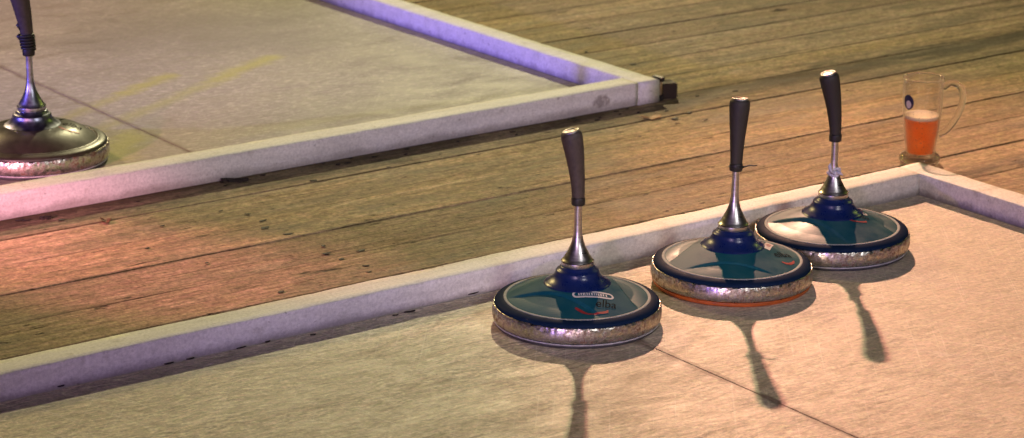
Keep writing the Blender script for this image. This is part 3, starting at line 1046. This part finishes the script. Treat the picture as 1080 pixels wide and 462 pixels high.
for i in range(len(hp) - 1):
    p0, p1, p2, p3 = hp[max(i - 1, 0)], hp[i], hp[i + 1], hp[min(i + 2, len(hp) - 1)]
    for k in range(4):
        t = k / 4
        fine.append(tuple(0.5 * ((2 * p1[j]) + (-p0[j] + p2[j]) * t + (2 * p0[j] - 5 * p1[j] + 4 * p2[j] - p3[j]) * t * t + (-p0[j] + 3 * p1[j] - 3 * p2[j] + p3[j]) * t ** 3) for j in (0, 1)))
fine.append(hp[-1])
ang = R(-12)
tube(bm, [(x * math.cos(ang), x * math.sin(ang), z) for x, z in fine], 0.0067, 14)
obj('handle', bm, M['glass_solid'], mug)
LV = 0.091
zs = [0.0222 + i * (LV - 0.0222) / 12 for i in range(13)]
bm = lathe(bmesh.new(), [(0, zs[0])] + [(rad_out(z) - 0.0031, z) for z in zs] + [(0, LV)], 64)
obj('beer', bm, M['beer'], mug)
bm = lathe(bmesh.new(), [(0, LV + 0.0004), (rad_out(LV) - 0.0032, LV + 0.0004), (rad_out(LV) - 0.0032, LV + 0.0075), (rad_out(LV) - 0.005, LV + 0.0064), (0.02, LV + 0.0050), (0, LV + 0.0054)], 64)
obj('foam', bm, M['foam'], mug)


def on_mug(name, poly_fn, mat, r_lift, n=24):
    bm = bmesh.new()
    cen = []
    for rr in (0.0, 0.5, 1.0):
        ring = []
        for i in range(n):
            t = 2 * math.pi * i / n
            u, z = poly_fn(rr, t)
            R0 = rad_out(z) + r_lift
            a = u / 0.038
            ring.append((R0 * math.cos(a), R0 * math.sin(a), z))
        cen.append(ring)
    c = bm.verts.new(cen[0][0])
    r1 = [bm.verts.new(p) for p in cen[1]]
    r2 = [bm.verts.new(p) for p in cen[2]]
    for i in range(n):
        j = (i + 1) % n
        bm.faces.new((c, r1[i], r1[j]))
        bm.faces.new((r1[i], r2[i], r2[j], r1[j]))
    return obj(name, bm, mat, wall)


UA = R(216) * 0.038
on_mug('oval_emblem', lambda r, t: (UA + r * 0.0125 * math.cos(t), 0.1285 + r * 0.0150 * math.sin(t)), M['badge'], 0.0003)
on_mug('emblem_shield', lambda r, t: (UA + 0.001 + r * 0.0062 * math.cos(t), 0.1240 + r * 0.0080 * math.sin(t)), M['white'], 0.0006)

# ------------------------------------------------------------------ litter on the deck
rng = random.Random(21)


def scrap(name, label, cat, x, y, L, wd, ang, mat, thick=0.003, curl=0.004, z=FLOOR, group=None, npts=9):
    bm = bmesh.new()
    top, bot = [], []
    for i in range(npts * 2):
        t = 2 * math.pi * i / (npts * 2)
        k = rng.uniform(0.62, 1.1)
        px, py = L / 2 * math.cos(t) * k, wd / 2 * math.sin(t) * k
        zz = curl * (2 * px / L) ** 2 * rng.uniform(0.6, 1.2)
        top.append(bm.verts.new((px, py, thick + zz)))
        bot.append(bm.verts.new((px * 0.96, py * 0.96, 0.0003 + zz * 0.8)))
    c1 = bm.verts.new((0, 0, thick * 1.4))
    c0 = bm.verts.new((0, 0, 0.0003))
    n = len(top)
    for i in range(n):
        j = (i + 1) % n
        bm.faces.new((c1, top[i], top[j]))
        bm.faces.new((c0, bot[j], bot[i]))
        bm.faces.new((top[i], bot[i], bot[j], top[j]))
    o = obj(name, bm, mat, smooth=False)
    o.location = (x, y, z)
    o.rotation_euler = (0, 0, ang)
    return tag(o, label, cat, group)


CAM = dict(f=2625.05, pitch=0.29590, roll=-0.0050, h=1.3153)


def ground_at(x, y, z=FLOOR):
    """where the sight line of the photograph's pixel met the deck (used to measure where litter lies)"""
    X, Y = x - 540, 231 - y
    cr, sr = math.cos(CAM['roll']), math.sin(CAM['roll'])
    px, py = (cr * X + sr * Y) / CAM['f'], (-sr * X + cr * Y) / CAM['f']
    c, s = math.cos(CAM['pitch']), math.sin(CAM['pitch'])
    d = Vector((px, c + py * s, -s + py * c))
    t = (z - CAM['h']) / d.z
    return d.x * t, d.y * t


x, y = ground_at(688, 124.5)
scrap('leaf', 'dry tan leaf lying on the deck in front of the far corner block', 'leaf', x, y, 0.050, 0.030, 0.3, M['leaf'], 0.0014, 0.006)
x, y = ground_at(112, 234)
scrap('leaf', 'small dark red leaf on the deck at left between the two lanes', 'leaf', x, y, 0.020, 0.026, 0.2, M['leaf_red'], 0.0016, 0.006)
x, y = ground_at(250, 191.5)
scrap('bark_strip', 'long dark strip of bark on the deck against the front beam of the far lane', 'bark', x, y, 0.058, 0.014, 0.15, M['bark'], 0.005, 0.003)
x, y = ground_at(48, 231)
scrap('bark_strip', 'dark crumb of bark on the pink lit deck at far left', 'bark', x, y, 0.022, 0.014, 0.2, M['bark'], 0.004, 0.001)
x, y = ground_at(1010, 181.5, 0.039)

bits = [(330, 190.5, .018), (233, 222.5, .011), (261, 226, .010), (277, 233, .016), (279, 240.5, .018), (304, 247, .015), (341, 259.5, .011), (344, 267.5, .015),
        (360, 273.5, .012), (386, 280.5, .010), (389, 287, .010), (410, 176.5, .010), (171, 238.5, .010), (218, 277.5, .009), (381, 264.5, .018), (20, 232.7, .016), (65, 232.2, .014),
        (296, 308, .014), (155, 262, .010), (776, 96, .014), (712, 125, .018), (727, 119, .012), (675, 144, .008), (703, 117, .010), (735, 101.5, .010), (744, 126.5, .012), (668, 68, .018), (618, 55, .010)]
for i, (px, py, L) in enumerate(bits):
    x, y = ground_at(px, py)
    scrap('debris_bit', 'small dark crumb of dirt lying on the deck boards', 'debris', x, y, L * rng.uniform(1.0, 1.5), L * rng.uniform(0.4, 1.0), TH + rng.uniform(-0.5, 0.5), M['bark'], 0.0010, 0.0005,
          group='dark crumbs of dirt on the deck', npts=5)
# crumbs caught along the foot of the near lane's side beam
for i, (px, py) in enumerate([(13, 418), (64, 408), (330, 353.5), (255, 367), (417, 333), (433, 329), (500, 310), (178, 384), (200, 379), (282, 361)]):
    x, y = ground_at(px, py, 0)
    scrap('debris_bit', 'dark crumb of dirt at the foot of the near lane beam', 'debris', x, y, rng.uniform(0.008, 0.024), rng.uniform(0.003, 0.006), TH + rng.uniform(-.2, .2), M['bark'], 0.0016, 0.0006, z=0.0,
          group='dark crumbs along the near lane beam', npts=5)

for i in range(26):
    a_ = rng.uniform(1.75, 3.35)
    p_ = W(a_, FB - rng.uniform(0.004, 0.05) ** 1.0, FLOOR)
    scrap('debris_bit', 'dark crumb of dirt at the foot of the far lane front beam', 'debris', p_.x, p_.y, rng.uniform(0.006, 0.020), rng.uniform(0.004, 0.008), TH + rng.uniform(-.5, .5), M['bark'], 0.0016, 0.0006,
          group='dark crumbs along the far lane beam', npts=5)

# ------------------------------------------------------------------ camera
cam = bpy.data.cameras.new('camera')
co = bpy.data.objects.new('camera', cam)
C.objects.link(co)
cam.sensor_width = 36
cam.lens = 36 * CAM['f'] / 1080
cam.clip_start = 0.05
cam.clip_end = 2000
c, s = math.cos(CAM['pitch']), math.sin(CAM['pitch'])
right, up, back = Vector((1, 0, 0)), Vector((0, s, c)), Vector((0, -c, s))
cr, sr = math.cos(CAM['roll']), math.sin(CAM['roll'])
r2 = right * cr - up * sr
u2 = right * sr + up * cr
m = Matrix((r2, u2, back)).transposed().to_4x4()
m.translation = (0, 0, CAM['h'])
co.matrix_world = m
cam.dof.use_dof = True
cam.dof.focus_distance = 4.02
cam.dof.aperture_fstop = 8.0
scene.camera = co

# ------------------------------------------------------------------ light
world = bpy.data.worlds.new('World')
scene.world = world
world.use_nodes = True
nt = world.node_tree
bg = nt.nodes['Background']
sky = nt.nodes.new('ShaderNodeTexSky')
sky.sky_type = 'NISHITA'
sky.sun_disc = False
sky.sun_elevation = R(-3.5)
sky.sun_rotation = R(200)
nt.links.new(sky.outputs[0], bg.inputs[0])
bg.inputs[1].default_value = 0.05


def lamp(name, kind, loc, target, power, col, size=0.05, cone=60, blend=0.5):
    l = bpy.data.lights.new(name, kind)
    l.energy = power
    l.color = col
    if kind == 'AREA':
        l.shape = 'DISK'
        l.size = size
    else:
        l.shadow_soft_size = size
    if kind == 'SPOT':
        l.spot_size = R(cone)
        l.spot_blend = blend
    o = bpy.data.objects.new(name, l)
    C.objects.link(o)
    o.location = loc
    d = Vector(target) - Vector(loc)
    o.rotation_euler = d.to_track_quat('-Z', 'Y').to_euler()
    return o


LAMPS = [  # name, position, aim, power, colour, radius, cone, blend
    ('stage_lamp_warm', (0.19, 12.5, 5.0), (0.1, 4.1, 0), 1850, (1, 0.89, 0.49), 0.06, 34, 1.0),
    ('stage_lamp_salmon', (0.30, 12.5, 5.0), (0.95, 3.85, 0), 4200, (1, 0.39, 0.28), 0.07, 12, 0.75),
    ('flood_lamp_olive', (6.5, 10.0, 4.5), (1.3, 5.8, 0), 130, (0.8, 1, 0.12), 0.5, 36, 1.0),
    ('flood_lamp_yellow', (-5.5, 11.0, 4.5), (0.0, 5.4, 0), 1150, (1, 0.74, 0.28), 0.5, 70, 1.0),
    ('stage_lamp_violet', (-4.3, 2.7, 0.9), (-0.05, 5.75, 0), 900, (0.26, 0.19, 1), 0.08, 17, 1.0),
    ('front_lamp_lilac', (-1.2, -2.6, 2.2), (0.2, 4.6, 0), 290, (0.96, 0.68, 1), 0.15, 60, 1.0),
    ('front_lamp_violet', (-1.65, -0.93, 0.55), (0.42, 4.0, 0), 160, (0.18, 0.05, 1), 0.05, 27, 1.0),
    ('front_lamp_rose', (-0.5, 0.6, 0.45), (0.17, 3.75, 0.03), 95, (1, 0.72, 0.52), 0.05, 14, 0.8),
    ('front_fill_pale', (2.0, 1.0, 2.0), (-0.25, 4.85, 0), 190, (1, 0.95, 0.98), 0.35, 32, 1.0),  # added soft fill that brightens the front face of the far beam
    ('stage_lamp_magenta', (-3.0, -0.5, 1.2), (-1.08, 4.05, 0.0), 2500, (1, 0.37, 0.50), 0.05, 6.5, 1.0),
    ('stage_lamp_red', (-4.35, 5.45, 1.7), (-0.72, 4.07, 0), 1500, (1, 0.28, 0.40), 0.06, 8.0, 1.0),
    ('stage_lamp_pink', (-5.0, 9.5, 4.0), (-1.35, 5.85, 0), 1300, (1, 0.54, 0.80), 0.2, 16, 1.0),
]
for nm, loc, aim, pw, colr, sz, cone, bl in LAMPS:
    lamp(nm, 'SPOT', loc, aim, pw, colr, sz, cone, bl)

# ------------------------------------------------------------------ render settings
scene.view_settings.view_transform = 'Standard'
scene.view_settings.look = 'None'
scene.view_settings.exposure = 0
scene.view_settings.gamma = 1
scene.render.engine = 'CYCLES'
scene.cycles.use_denoising = True
scene.cycles.sample_clamp_indirect = 6
scene.cycles.max_bounces = 8
scene.cycles.transmission_bounces = 8
scene.cycles.transparent_max_bounces = 12
